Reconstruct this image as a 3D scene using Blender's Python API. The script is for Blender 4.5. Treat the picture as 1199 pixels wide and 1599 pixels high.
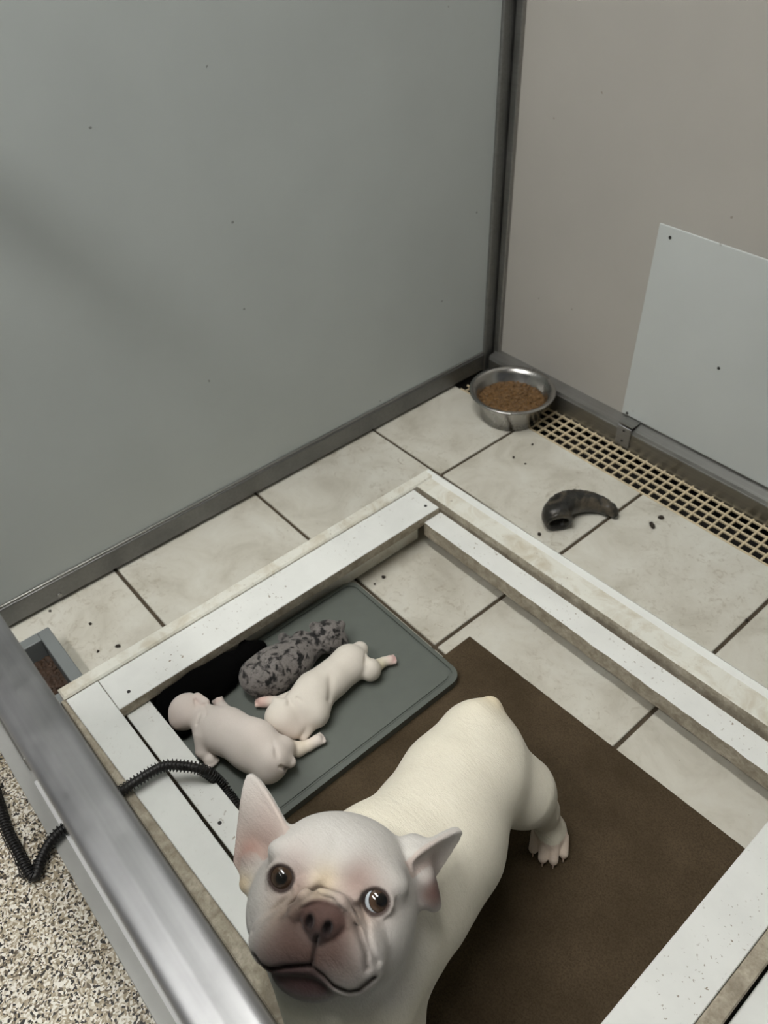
import bpy, bmesh, math, random
import numpy as np
from mathutils import Vector, Matrix
random.seed(7)
T = 0.33                      # one floor tile (m); plan coordinates below are in tiles where a name ends in _t

# ------------------------------------------------------------------ camera
CAM = np.array([0.96201, -0.94167, 1.12799]); FPX = 1259.4
RC = np.array([[0.6531942459, 0.7564065882, -0.0344434384],
               [0.4953280292, -0.4612602703, -0.7361311749],
               [-0.5727018601, 0.4637758472, -0.6759619390]])   # rows: right, down, forward
scn = bpy.context.scene
for o in list(bpy.data.objects): bpy.data.objects.remove(o)
cd = bpy.data.cameras.new('camera'); cam = bpy.data.objects.new('camera', cd); scn.collection.objects.link(cam)
cd.sensor_fit = 'VERTICAL'; cd.sensor_height = 36.0; cd.sensor_width = 27.0; cd.lens = FPX / 1599 * 36.0
cd.clip_start = 0.02; cd.clip_end = 50
cd.dof.use_dof = True; cd.dof.focus_distance = 1.0; cd.dof.aperture_fstop = 7.0
cam.matrix_world = Matrix(((RC[0][0], -RC[1][0], -RC[2][0], CAM[0]), (RC[0][1], -RC[1][1], -RC[2][1], CAM[1]),
                           (RC[0][2], -RC[1][2], -RC[2][2], CAM[2]), (0, 0, 0, 1)))
scn.camera = cam
def ray(x, y): return RC.T @ np.array([(x - 599.5) / FPX, (y - 799.5) / FPX, 1.0])
def wp(x, y, z):
    d = ray(x, y); return CAM + d * ((z - CAM[2]) / d[2])
def wpy(x, y, Y):
    d = ray(x, y); return CAM + d * ((Y - CAM[1]) / d[1])
def wpx(x, y, X):
    d = ray(x, y); return CAM + d * ((X - CAM[0]) / d[0])

# ------------------------------------------------------------------ world + exposure
wd = bpy.data.worlds.new('world'); scn.world = wd; wd.use_nodes = True
wd.node_tree.nodes['Background'].inputs[0].default_value = (0.93, 0.97, 1.0, 1)
wd.node_tree.nodes['Background'].inputs[1].default_value = 0.09
vs = scn.view_settings
vs.view_transform = 'Standard'; vs.look = 'None'; vs.gamma = 1.0; vs.use_curve_mapping = False; vs.exposure = 0.0
LAMPS = [((0.25, -0.78, 2.36), 1.2, 0.2, 33.0), ((0.25, -1.75, 2.36), 1.2, 0.2, 33.0)]
LAMP_COLOR = (1.0, 0.995, 0.965, 1)

# ------------------------------------------------------------------ helpers
COL = scn.collection
def link(o, parent=None):
    COL.objects.link(o)
    if parent is not None: o.parent = parent
    return o
def mesh_obj(name, bm, mats, parent=None, smooth=False):
    me = bpy.data.meshes.new(name); bm.to_mesh(me); bm.free()
    for m in (mats if isinstance(mats, (list, tuple)) else [mats]): me.materials.append(m)
    if smooth: me.polygons.foreach_set('use_smooth', [True] * len(me.polygons))
    return link(bpy.data.objects.new(name, me), parent)
def tag(o, label=None, cat=None, group=None, kind=None):
    if label: o['label'] = label
    if cat: o['category'] = cat
    if group: o['group'] = group
    if kind: o['kind'] = kind
    return o
def empty(name, loc=(0, 0, 0)):
    o = bpy.data.objects.new(name, None); o.empty_display_size = 0.05; o.location = loc
    link(o)
    return o
def part(o, root):
    """parent without moving a part whose vertices are in world space"""
    o.parent = root; o.matrix_parent_inverse = Matrix.Translation(root.location).inverted(); return o
def box_bm(x0, x1, y0, y1, z0, z1, bevel=0.0, seg=2):
    bm = bmesh.new(); bmesh.ops.create_cube(bm, size=1)
    for v in bm.verts: v.co = ((x0 + x1) / 2 + v.co.x * (x1 - x0), (y0 + y1) / 2 + v.co.y * (y1 - y0), (z0 + z1) / 2 + v.co.z * (z1 - z0))
    if bevel: bmesh.ops.bevel(bm, geom=bm.edges[:], offset=bevel, segments=seg, affect='EDGES', profile=0.5)
    return bm
def prism_bm(pts, z0, z1, bevel=0.0, seg=1):
    bm = bmesh.new(); n = len(pts)
    a = [bm.verts.new((p[0], p[1], z0)) for p in pts]; b = [bm.verts.new((p[0], p[1], z1)) for p in pts]
    bm.faces.new(a[::-1]); bm.faces.new(b)
    for i in range(n): bm.faces.new((a[i], a[(i + 1) % n], b[(i + 1) % n], b[i]))
    bmesh.ops.recalc_face_normals(bm, faces=bm.faces[:])
    if bevel: bmesh.ops.bevel(bm, geom=[e for e in bm.edges], offset=bevel, segments=seg, affect='EDGES', profile=0.5)
    return bm
def tube_mesh(pts, radii, n=12, cap=True, close=False):
    bm = bmesh.new(); P = [Vector(p) for p in pts]; N = len(P); rings = []
    up = Vector((0, 0, 1)); prev = None
    for i in range(N):
        t = (P[(i + 1) % N] - P[i - 1]) if close else (P[min(i + 1, N - 1)] - P[max(i - 1, 0)])
        t.normalize()
        if prev is None:
            s = t.cross(up)
            if s.length < 1e-3: s = t.cross(Vector((1, 0, 0)))
        else: s = prev - t * prev.dot(t)
        s.normalize(); prev = s; u = s.cross(t)
        r = radii[i] if hasattr(radii, '__len__') else radii
        rings.append([bm.verts.new(P[i] + (s * math.cos(a) + u * math.sin(a)) * r) for a in [2 * math.pi * k / n for k in range(n)]])
    for i in range(N if close else N - 1):
        A, B = rings[i], rings[(i + 1) % N]
        for k in range(n): bm.faces.new((A[k], A[(k + 1) % n], B[(k + 1) % n], B[k]))
    if cap and not close:
        bm.faces.new(rings[0][::-1]); bm.faces.new(rings[-1])
    bmesh.ops.recalc_face_normals(bm, faces=bm.faces[:])
    return bm
def catmull(pts, n=8):
    P = [np.array(p, float) for p in pts]; P = [2 * P[0] - P[1]] + P + [2 * P[-1] - P[-2]]; out = []
    for i in range(1, len(P) - 2):
        a, b, c, d = P[i - 1:i + 3]
        for k in range(n):
            t = k / n
            out.append(.5 * ((2 * b) + (-a + c) * t + (2 * a - 5 * b + 4 * c - d) * t * t + (-a + 3 * b - 3 * c + d) * t ** 3))
    out.append(P[-2]); return out
def lathe_bm(profile, n=64, center=(0, 0, 0)):
    bm = bmesh.new(); rings = []
    for r, z in profile:
        if r < 1e-6: rings.append([bm.verts.new((center[0], center[1], center[2] + z))])
        else: rings.append([bm.verts.new((center[0] + r * math.cos(2 * math.pi * k / n), center[1] + r * math.sin(2 * math.pi * k / n), center[2] + z)) for k in range(n)])
    for A, B in zip(rings[:-1], rings[1:]):
        for k in range(n):
            l = (k + 1) % n
            if len(A) == 1: bm.faces.new((A[0], B[k], B[l]))
            elif len(B) == 1: bm.faces.new((A[k], A[l], B[0]))
            else: bm.faces.new((A[k], A[l], B[l], B[k]))
    bmesh.ops.recalc_face_normals(bm, faces=bm.faces[:])
    return bm

# ------------------------------------------------------------------ materials
class NM:
    def __init__(self, name):
        self.m = bpy.data.materials.new(name); self.m.use_nodes = True; self.nt = self.m.node_tree
        self.b = self.nt.nodes['Principled BSDF']; self.tc = None
    def n(self, typ, **kw):
        x = self.nt.nodes.new(typ)
        for k, v in kw.items(): setattr(x, k, v)
        return x
    def l(self, a, b): self.nt.links.new(a, b)
    def coord(self, kind='Object', offset_random=False):
        if self.tc is None: self.tc = self.n('ShaderNodeTexCoord')
        s = self.tc.outputs[kind]
        if offset_random:
            oi = self.n('ShaderNodeObjectInfo'); mu = self.n('ShaderNodeMath', operation='MULTIPLY'); self.l(oi.outputs['Random'], mu.inputs[0]); mu.inputs[1].default_value = 37.0
            ad = self.n('ShaderNodeVectorMath', operation='ADD'); self.l(s, ad.inputs[0]); self.l(mu.outputs[0], ad.inputs[1]); s = ad.outputs[0]
        return s
    def noise(self, scale, detail=4, rough=.5, vec=None, dist=0.0):
        x = self.n('ShaderNodeTexNoise'); x.inputs['Scale'].default_value = scale; x.inputs['Detail'].default_value = detail
        x.inputs['Roughness'].default_value = rough; x.inputs['Distortion'].default_value = dist
        self.l(vec if vec is not None else self.coord(), x.inputs['Vector']); return x.outputs['Fac']
    def ramp(self, fac, stops, interp='LINEAR'):
        r = self.n('ShaderNodeValToRGB'); r.color_ramp.interpolation = interp; e = r.color_ramp.elements
        while len(e) < len(stops): e.new(0.5)
        for el, (p, c) in zip(e, stops): el.position = p; el.color = (c[0], c[1], c[2], 1) if hasattr(c, '__len__') else (c, c, c, 1)
        self.l(fac, r.inputs[0]); return r.outputs[0]
    def mix(self, fac, a, b, blend='MIX'):
        x = self.n('ShaderNodeMix', data_type='RGBA', blend_type=blend)
        for v, s in ((fac, x.inputs[0]), (a, x.inputs[6]), (b, x.inputs[7])):
            if hasattr(v, 'is_linked') or hasattr(v, 'links'): self.l(v, s)
            elif hasattr(v, '__len__'): s.default_value = (v[0], v[1], v[2], 1)
            else: s.default_value = v
        return x.outputs[2]
    def base(self, c):
        if hasattr(c, '__len__'): self.b.inputs['Base Color'].default_value = (c[0], c[1], c[2], 1)
        else: self.l(c, self.b.inputs['Base Color'])
    def set(self, rough=.5, metal=0.0, spec=.5, **kw):
        self.b.inputs['Roughness'].default_value = rough; self.b.inputs['Metallic'].default_value = metal
        self.b.inputs['Specular IOR Level'].default_value = spec
        for k, v in kw.items(): self.b.inputs[k.replace('_', ' ')].default_value = v
        return self
    def bump(self, h, strength=.2, dist=.002):
        x = self.n('ShaderNodeBump'); x.inputs['Strength'].default_value = strength; x.inputs['Distance'].default_value = dist
        self.l(h, x.inputs['Height']); self.l(x.outputs[0], self.b.inputs['Normal'])
def srgb(r, g, b):
    f = lambda c: (c / 255 / 12.92) if c / 255 <= .04045 else ((c / 255 + .055) / 1.055) ** 2.4
    return (f(r), f(g), f(b))

def m_plain(name, col, rough=.5, metal=0., var=.12, scale=30, spec=.5, bump=.0):
    k = NM(name); nz = k.noise(scale, 5, .6)
    k.base(k.ramp(nz, [(.25, tuple(c * (1 - var) for c in col)), (.75, tuple(min(1, c * (1 + var)) for c in col))]))
    k.set(rough, metal, spec)
    if bump: k.bump(nz, bump)
    return k.m
def m_wall(name, col, stain):
    k = NM(name); big = k.noise(3.0, 4, .55); fine = k.noise(60, 3, .5)
    a = k.ramp(big, [(.3, tuple(c * .94 for c in col)), (.7, tuple(c * 1.04 for c in col))])
    sx = k.n('ShaderNodeSeparateXYZ'); k.l(k.coord(), sx.inputs[0]); ad = k.n('ShaderNodeMath', operation='ADD'); k.l(sx.outputs[0], ad.inputs[0]); k.l(sx.outputs[1], ad.inputs[1])
    cxy = k.n('ShaderNodeCombineXYZ'); k.l(ad.outputs[0], cxy.inputs[0]); k.l(sx.outputs[2], cxy.inputs[1])
    vo = k.n('ShaderNodeTexVoronoi', voronoi_dimensions='2D'); vo.inputs['Scale'].default_value = 10; k.l(cxy.outputs[0], vo.inputs['Vector'])
    d = k.noise(160, 2, .5)
    sp = k.n('ShaderNodeMath', operation='MULTIPLY_ADD'); k.l(d, sp.inputs[0]); sp.inputs[1].default_value = .06; k.l(vo.outputs['Distance'], sp.inputs[2])
    mask = k.ramp(sp.outputs[0], [(.046, 1.0), (.056, 0.0)])
    keep = k.n('ShaderNodeSeparateColor'); k.l(vo.outputs['Color'], keep.inputs[0])
    th = k.ramp(keep.outputs[0], [(.88, 0.0), (.90, .6)])
    mm = k.n('ShaderNodeMath', operation='MULTIPLY'); k.l(mask, mm.inputs[0]); k.l(th, mm.inputs[1])
    k.base(k.mix(mm.outputs[0], a, stain)); k.set(.38, 0, .45); k.bump(fine, .03, .001)
    return k.m
def m_tile():
    k = NM('glazed_tile'); v = k.coord('Object', True)
    a = k.noise(9, 8, .62, v, .6); b = k.noise(52, 8, .75, v, 1.2); c = k.noise(5, 3, .5, v)
    col = k.ramp(a, [(.30, srgb(182, 177, 163)), (.5, srgb(203, 199, 187)), (.72, srgb(214, 212, 202))])
    vein = k.ramp(b, [(.32, 1.0), (.47, 0.0)])
    vm = k.n('ShaderNodeMath', operation='MULTIPLY'); k.l(vein, vm.inputs[0]); k.l(k.ramp(c, [(.38, 0.0), (.62, .7)]), vm.inputs[1])
    col = k.mix(vm.outputs[0], col, srgb(150, 138, 116))
    dirt = k.noise(120, 4, .6, v); dm = k.ramp(dirt, [(.69, 0.0), (.76, .5)])
    col = k.mix(dm, col, srgb(120, 104, 78)); k.base(col); k.set(.34, 0, .5); k.bump(b, .05, .001); return k.m
def m_paint(name, wear=.5, tint=(1, 1, 1), grime=0.0):
    k = NM(name); v = k.coord()
    mp = k.n('ShaderNodeMapping'); k.l(v, mp.inputs[0])
    base = tuple(a * b for a, b in zip(srgb(232, 233, 229), tint))
    a = k.noise(14, 6, .6, mp.outputs[0]); col = k.ramp(a, [(.3, tuple(c * .93 for c in base)), (.6, base)])
    if grime:
        g = k.noise(20, 7, .65, mp.outputs[0], .8); gm = k.ramp(g, [(.45, 0.0), (.75, grime)]); col = k.mix(gm, col, srgb(176, 160, 128))
    ch = k.noise(150, 3, .6, mp.outputs[0]); zone = k.noise(11, 3, .5, mp.outputs[0])
    cm = k.ramp(ch, [(.64, 0.0), (.68, 1.0)]); zm = k.ramp(zone, [(.46, 0.0), (.62, wear)])
    mu = k.n('ShaderNodeMath', operation='MULTIPLY'); k.l(cm, mu.inputs[0]); k.l(zm, mu.inputs[1])
    col = k.mix(mu.outputs[0], col, srgb(128, 112, 88)); k.base(col); k.set(.42, 0, .45); k.bump(ch, .08, .001); return k.m
def m_rawwood(name='bare_board_edge'):
    k = NM(name); g = k.noise(40, 7, .65, None, .4); h = k.noise(180, 4, .6)
    col = k.ramp(g, [(.3, srgb(140, 131, 116)), (.5, srgb(172, 163, 146)), (.7, srgb(200, 192, 176))])
    k.base(k.mix(k.ramp(h, [(.45, 0.0), (.75, .5)]), col, srgb(120, 110, 93))); k.set(.8, 0, .2); k.bump(h, .3, .002); return k.m
def m_metal(name, col, rough=.35, streak=(4, 160, 160)):
    k = NM(name); mp = k.n('ShaderNodeMapping'); k.l(k.coord(), mp.inputs[0]); mp.inputs['Scale'].default_value = streak
    a = k.noise(1.0, 4, .6, mp.outputs[0]); b = k.noise(14, 5, .6)
    cc = k.ramp(a, [(.3, tuple(c * .9 for c in col)), (.7, tuple(min(1, c * 1.06) for c in col))])
    k.base(k.mix(k.ramp(b, [(.5, 0.0), (.8, .35)]), cc, tuple(c * .7 for c in col)))
    k.set(rough, 1.0, .5)
    k.l(k.ramp(b, [(.3, rough * .8), (.7, min(1, rough * 1.3))]), k.b.inputs['Roughness'])
    return k.m
def m_terrazzo():
    k = NM('terrazzo'); v = k.coord()
    nz = k.n('ShaderNodeTexNoise'); nz.inputs['Scale'].default_value = 60; k.l(v, nz.inputs['Vector'])
    wv = k.n('ShaderNodeVectorMath', operation='MULTIPLY_ADD'); k.l(nz.outputs['Color'], wv.inputs[0]); wv.inputs[1].default_value = (.012, .012, .012); k.l(v, wv.inputs[2])
    vo = k.n('ShaderNodeTexVoronoi'); vo.inputs['Scale'].default_value = 370; k.l(wv.outputs[0], vo.inputs['Vector'])
    s = k.n('ShaderNodeSeparateColor'); k.l(vo.outputs['Color'], s.inputs[0])
    col = k.ramp(s.outputs[0], [(0, srgb(40, 36, 34)), (.17, srgb(104, 92, 76)), (.27, srgb(176, 163, 140)), (.40, srgb(208, 199, 181)), (.58, srgb(234, 229, 218)), (.84, srgb(160, 146, 122))], 'CONSTANT')
    k.base(col); k.set(.3, 0, .5); return k.m
def m_carpet():
    k = NM('brown_pile'); a = k.noise(9, 5, .6); b = k.noise(420, 3, .7)
    col = k.ramp(a, [(.3, srgb(72, 61, 46)), (.7, srgb(92, 79, 62))])
    k.base(k.mix(k.ramp(b, [(.35, .55), (.6, 0.0)]), col, srgb(52, 43, 31))); k.set(.95, 0, .1); k.bump(b, .6, .003); return k.m
def m_emit(name, col, s):
    k = NM(name); k.base((.9, .9, .9)); k.b.inputs['Emission Color'].default_value = col; k.b.inputs['Emission Strength'].default_value = s; return k.m
def m_coat(name, rough=.75, bump=.35, hair=900, sss=.0, merle=None, sheen=.12, strands=.0):
    k = NM(name); at = k.n('ShaderNodeAttribute'); at.attribute_name = 'coat'; v = k.coord()
    a = k.noise(28, 5, .6); col = k.mix(k.ramp(a, [(.3, .12), (.7, 0.0)]), at.outputs['Color'], (.6, .54, .44), 'MULTIPLY')
    h = k.noise(hair, 3, .6)
    col = k.mix(k.ramp(h, [(.3, .22), (.6, 0.0)]), col, (.66, .62, .56), 'MULTIPLY')
    if merle:
        n1 = k.noise(85, 3, .5, None, .5); n2 = k.noise(230, 3, .6)
        sm = k.n('ShaderNodeMath', operation='MULTIPLY_ADD'); k.l(n2, sm.inputs[0]); sm.inputs[1].default_value = .16; k.l(n1, sm.inputs[2])
        col = k.mix(k.ramp(sm.outputs[0], [(.55, 0.0), (.68, 1.0)]), col, srgb(12, 11, 11))
        n3 = k.noise(330, 2, .5); col = k.mix(k.ramp(n3, [(.45, .0), (.7, .35)]), col, srgb(60, 56, 54))
    k.base(col); k.set(rough, 0, .05 if sheen == 0 else .3, Sheen_Weight=sheen)
    k.b.inputs['Subsurface Weight'].default_value = sss; k.b.inputs['Subsurface Radius'].default_value = (.012, .006, .004); k.b.inputs['Subsurface Scale'].default_value = 1.0
    if strands:
        mp = k.n('ShaderNodeMapping'); k.l(v, mp.inputs[0]); mp.inputs['Rotation'].default_value = (0, 0, math.radians(68)); mp.inputs['Scale'].default_value = (45, 190, 120)
        st = k.noise(1.0, 4, .6, mp.outputs[0], .6); b1 = k.n('ShaderNodeBump'); b1.inputs['Strength'].default_value = strands; b1.inputs['Distance'].default_value = .004
        k.l(st, b1.inputs['Height']); k.bump(h, bump, .0015)
        bb = [n_ for n_ in k.nt.nodes if n_.bl_idname == 'ShaderNodeBump' and n_ is not b1 and n_ != b1][0]; k.l(b1.outputs[0], bb.inputs['Normal'])
    else: k.bump(h, bump, .0015)
    return k.m

M = {}
M['wall_left'] = m_wall('laminate_grey', srgb(187, 193, 191), srgb(70, 66, 60))
M['wall_right'] = m_wall('laminate_warm_grey', srgb(172, 168, 161), srgb(120, 108, 94))
M['white_sheet'] = m_wall('laminate_white_grey', srgb(192, 196, 194), srgb(150, 146, 138))
M['alu_dark'] = m_metal('dull_aluminium', (.22, .22, .215), .5)
M['alu_mid'] = m_metal('brushed_aluminium', (.36, .355, .34), .42)
M['alu'] = m_metal('satin_aluminium', (.41, .41, .415), .52)
M['alu_post'] = m_metal('post_aluminium', (.30, .30, .29), .5)
M['steel'] = m_metal('stainless_steel', (.44, .43, .41), .24, (60, 60, 4))
M['tile'] = m_tile(); M['grout'] = m_plain('dark_grout', srgb(74, 64, 50), .9, 0, .3, 60)
M['paint'] = m_paint('worn_white_paint', .85); M['paint_clean'] = m_paint('white_paint', .15)
M['paint_dirty'] = m_paint('grimy_cream_paint', .5, (.96, .94, .88), .7)
M['raw'] = m_rawwood(); M['hole'] = m_plain('black_screw', srgb(34, 32, 30), .6)
M['grate'] = m_plain('cream_plastic', srgb(206, 190, 158), .5, 0, .15, 40); M['trench'] = m_plain('dark_drain', srgb(26, 22, 18), .9)
M['terrazzo'] = m_terrazzo(); M['carpet'] = m_carpet()
M['mat'] = m_plain('grey_green_plastic', srgb(94, 99, 93), .5, 0, .05, 40); M['mat_dark'] = m_plain('grey_green_plastic_rim', srgb(90, 95, 89), .5, 0, .05, 40)
M['black'] = m_plain('black_cord_and_gap_shade', srgb(24, 24, 25), .45, 0, .2, 80); M['rubber'] = m_plain('brown_black_rubber', srgb(30, 27, 25), .5, 0, .2, 80)
M['sill'] = m_plain('worn_sill_metal', srgb(186, 186, 182), .4, .25, .1, 14)
M['track'] = m_plain('white_track_and_glint', srgb(245, 245, 245), .35, 0, .02)  # white of the track strip, also used for the built glints
M['kibble'] = m_plain('wet_brown_food', srgb(106, 78, 44), .6, 0, .6, 160, .5, .4)
M['kibble_dark'] = m_plain('dark_brown_food', srgb(58, 40, 26), .7, 0, .5, 120, .5, .4)
M['dish'] = m_plain('grey_plastic', srgb(116, 120, 120), .5, 0, .06, 30)
M['crumb'] = m_plain('dark_crumb', srgb(42, 34, 24), .8, 0, .3, 300)
M['ceiling'] = m_plain('white_ceiling', srgb(225, 225, 220), .8, 0, .03)

# ------------------------------------------------------------------ setting
def t2(*a): return [v * T for v in a]
# tiled floor: dark mortar bed with raised tiles
floor = mesh_obj('floor', box_bm(*t2(-1.0, 5.0, -2.86, .80), -.06, -.0035), M['grout'])
tag(floor, 'pen floor laid with cream stone-look tiles and dark joints', 'floor', None, 'structure')
gap = .021 / 2
xs = [-1.0, 0, 1, 2, 3, 4, 5.0]; ys = [-2.86, -2, -1, 0, .80]
for i in range(len(xs) - 1):
    for j in range(len(ys) - 1):
        x0, x1, y0, y1 = xs[i] + gap, xs[i + 1] - gap, ys[j] + gap, ys[j + 1] - (gap if j < 3 else 0)
        if j == 0: y0 = ys[0]
        cx_, cy_ = (x0 + x1) / 2 * T, (y0 + y1) / 2 * T
        bm = box_bm(-(x1 - x0) / 2 * T, (x1 - x0) / 2 * T, -(y1 - y0) / 2 * T, (y1 - y0) / 2 * T, -.006, 0, .0012, 1)
        o = mesh_obj('tile', bm, M['tile'], floor); o.location = (cx_, cy_, 0)
# drain trench behind the tiles
dr = mesh_obj('drain_trench', box_bm(*t2(-1.4, 5.0, .80, 1.36), -.09, -.075), M['trench'])
tag(dr, 'dark drain channel beneath the cream grating', 'drain', None, 'structure')
tr = mesh_obj('trench_side', box_bm(*t2(-.80, 5.0, 1.24, 1.32), -.075, -.012), M['trench'], dr)
tr2 = mesh_obj('trench_side', box_bm(*t2(-.80, 5.0, .796, .802), -.075, -.012), M['trench'], dr)
ke = mesh_obj('trench_end', box_bm(*t2(-1.4, -.68, .802, 1.36), -.075, .0), M['trench'], dr)
# aisle floor
af = mesh_obj('floor_aisle', box_bm(-1.2, 4.5, -3.6, -2.90 * T, -.06, -.001), M['terrazzo'])
tag(af, 'speckled terrazzo aisle floor outside the gate', 'floor', None, 'structure')
ml = mesh_obj('floor_bed', box_bm(-1.2, 4.5, -2.90 * T, -2.86 * T, -.06, -.002), M['grout']); tag(ml, 'dark joint under the gate sill', 'floor', None, 'structure')

XW, YW = -.66, 1.20
H = 1.75
# left wall: panel in an aluminium frame
wl = mesh_obj('wall_left', box_bm((XW - .06) * T, (XW - .022) * T, -2.78 * T, 1.10 * T, .012, H), M['wall_left'])
tag(wl, 'grey laminate side panel of the pen', 'wall', None, 'structure')
part(mesh_obj('bottom_rail', box_bm((XW - .07) * T, XW * T, -2.78 * T, 1.085 * T, .008, .163 * T, .003), M['alu_dark']), wl)
part(mesh_obj('panel_bead', box_bm((XW - .03) * T, (XW - .006) * T, -2.78 * T, 1.085 * T, .165 * T, .178 * T, .0015), M['alu_mid']), wl)
b_ = mesh_obj('bolt', lathe_bm([(0, .004), (.004, .004), (.005, 0)], 16, (0, 0, 0)), M['alu_mid'], wl)
pb = wpx(93, 929, XW * T); b_.rotation_euler = (0, math.pi / 2, 0); b_.location = (XW * T - .002, pb[1], pb[2])
# corner post
cp = mesh_obj('trim_1', box_bm((XW - .09) * T, (XW + .0) * T, 1.088 * T, 1.222 * T, -.08, H, .003), M['alu_post']); tag(cp, 'tall dull aluminium corner post', 'post', None, 'structure')
part(mesh_obj('post_angle', box_bm((XW + .012) * T, (XW + .066) * T, 1.17 * T, 1.24 * T, 0.02, H, .002), M['alu_mid']), cp)
part(mesh_obj('gap_shade_strip', box_bm((XW - .09) * T, (XW + .012) * T, 1.222 * T, 1.25 * T, 0.02, H), M['black']), cp)  # black strip standing for the shade in the gap beside the post
# right wall
wr = mesh_obj('wall_right', box_bm((XW + .066) * T, 4.6 * T, YW * T, (YW + .05) * T, .155 * T, H), M['wall_right'])
tag(wr, 'warm grey laminate back panel of the pen', 'wall', None, 'structure')
part(mesh_obj('bottom_rail', prism_bm([(0, 0)] * 4, 0, 1) if 0 else box_bm((XW + .03) * T, 4.6 * T, 1.10 * T, (YW + .05) * T, -.012, .132 * T, .003), M['alu_mid']), wr)
def wedge():
    bm = bmesh.new(); x0, x1 = (XW + .03) * T, 4.6 * T
    sec = [(1.105 * T, .132 * T), (1.20 * T, .132 * T), (1.20 * T, .172 * T), (1.113 * T, .150 * T)]
    a = [bm.verts.new((x0, y, z)) for y, z in sec]; b = [bm.verts.new((x1, y, z)) for y, z in sec]
    bm.faces.new(a); bm.faces.new(b[::-1])
    for i in range(4): bm.faces.new((a[i], b[i], b[(i + 1) % 4], a[(i + 1) % 4]))
    bmesh.ops.recalc_face_normals(bm, faces=bm.faces[:]); return bm
part(mesh_obj('rail_ledge', wedge(), M['alu_mid']), wr)
# white sheet screwed to the right wall
ys_ = YW * T - .004
tl, bl = wpy(1031, 349, ys_), wpy(970, 641, ys_)
ws = mesh_obj('cover_sheet', box_bm((tl[0] + bl[0]) / 2, 2.1 * T, ys_, YW * T - .0003, .184 * T, (tl[2]), .0008, 1), M['white_sheet'])
tag(ws, 'pale grey rectangular sheet screwed onto the back panel above the drain', 'panel')
for (px, py) in ((1046, 371), (979, 645), (1122, 575)):
    q = wpy(px, py, ys_)
    s = mesh_obj('screw', lathe_bm([(0, .0022), (.002, .0022), (.0034, 0)], 14), M['hole'], ws); s.rotation_euler = (math.pi / 2, 0, 0); s.location = (q[0], ys_ + .0002, q[2])
# bracket strap over the rail
bx0, bx1 = wpy(968, 650, 1.095 * T)[0], wpy(989, 660, 1.095 * T)[0]
br = mesh_obj('strap_bracket', box_bm(bx0, bx1, 1.088 * T, 1.098 * T, .004, .165 * T, .0008, 1), M['alu'])
tag(br, 'small aluminium strap bracket on the rail below the pale sheet', 'bracket')
for zz in (.045, .018):
    s = mesh_obj('screw', lathe_bm([(0, .002), (.0022, .002), (.0032, 0)], 14), M['hole']); s.rotation_euler = (math.pi / 2, 0, 0); s.location = ((bx0 + bx1) / 2, 1.0885 * T, zz); s.parent = br
mesh_obj('top_lip', box_bm(bx0, bx1, 1.098 * T, 1.196 * T, .1735 * T, .180 * T), M['alu_mid'], br)
# ceiling and its lamps
ce = mesh_obj('ceiling', box_bm(-1.2, 4.5, -3.6, 1.6, 2.42, 2.48), M['ceiling']); tag(ce, 'white ceiling above the pens', 'ceiling', None, 'structure')
for k, (loc, lx, ly, s) in enumerate(LAMPS):
    if s <= 0: continue
    r = empty('ceiling_light', (loc[0], loc[1], 2.42))
    tag(r, ['long fluorescent ceiling light above the gate', 'long fluorescent ceiling light over the aisle outside the gate'][k], 'ceiling light', 'aisle ceiling lights')
    part(mesh_obj('housing', box_bm(loc[0] - lx / 2 - .02, loc[0] + lx / 2 + .02, loc[1] - ly / 2 - .02, loc[1] + ly / 2 + .02, 2.375, 2.42, .004), M['ceiling']), r)
    part(mesh_obj('diffuser', box_bm(loc[0] - lx / 2, loc[0] + lx / 2, loc[1] - ly / 2, loc[1] + ly / 2, 2.355, 2.375, .004), m_emit('lamp_diffuser', LAMP_COLOR, s)), r)

# ------------------------------------------------------------------ drain grating: every bar a part
gr = empty('drain_grating', (1.0, .95 * T, -.01)); tag(gr, 'cream plastic lattice grating over the drain along the back panel', 'grating')
PITCH = .0703; gx0, gx1 = -.63, 3.2
lb = box_bm(-(gx1 - gx0) / 2 * T, (gx1 - gx0) / 2 * T, -.0022, .0022, -.005, 0, .0008, 1); lme = None
for k in range(5):
    yy = (.812 + .068 * k) * T
    if lme is None:
        o = mesh_obj('long_bar', lb, M['grate']); lme = o.data
    else: o = link(bpy.data.objects.new('long_bar', lme))
    o.parent = gr; o.location = ((gx0 + gx1) / 2 * T - 1.0, yy - .95 * T, .01 - .001)
cb = box_bm(-.0022, .0022, 0, (1.104 - .806) * T, -.005, .0004, .0008, 1); cme = None
x = .0; xb = (wp(883.7, 646.2, 0)[0] / T)
n0 = int((xb - gx0) / PITCH)
xx = xb - n0 * PITCH
while xx < gx1:
    if cme is None:
        o = mesh_obj('cross_bar', cb, M['grate']); cme = o.data
    else: o = link(bpy.data.objects.new('cross_bar', cme))
    o.parent = gr; o.location = (xx * T - 1.0, .806 * T - .95 * T, .01 - .001)
    xx += PITCH

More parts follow.
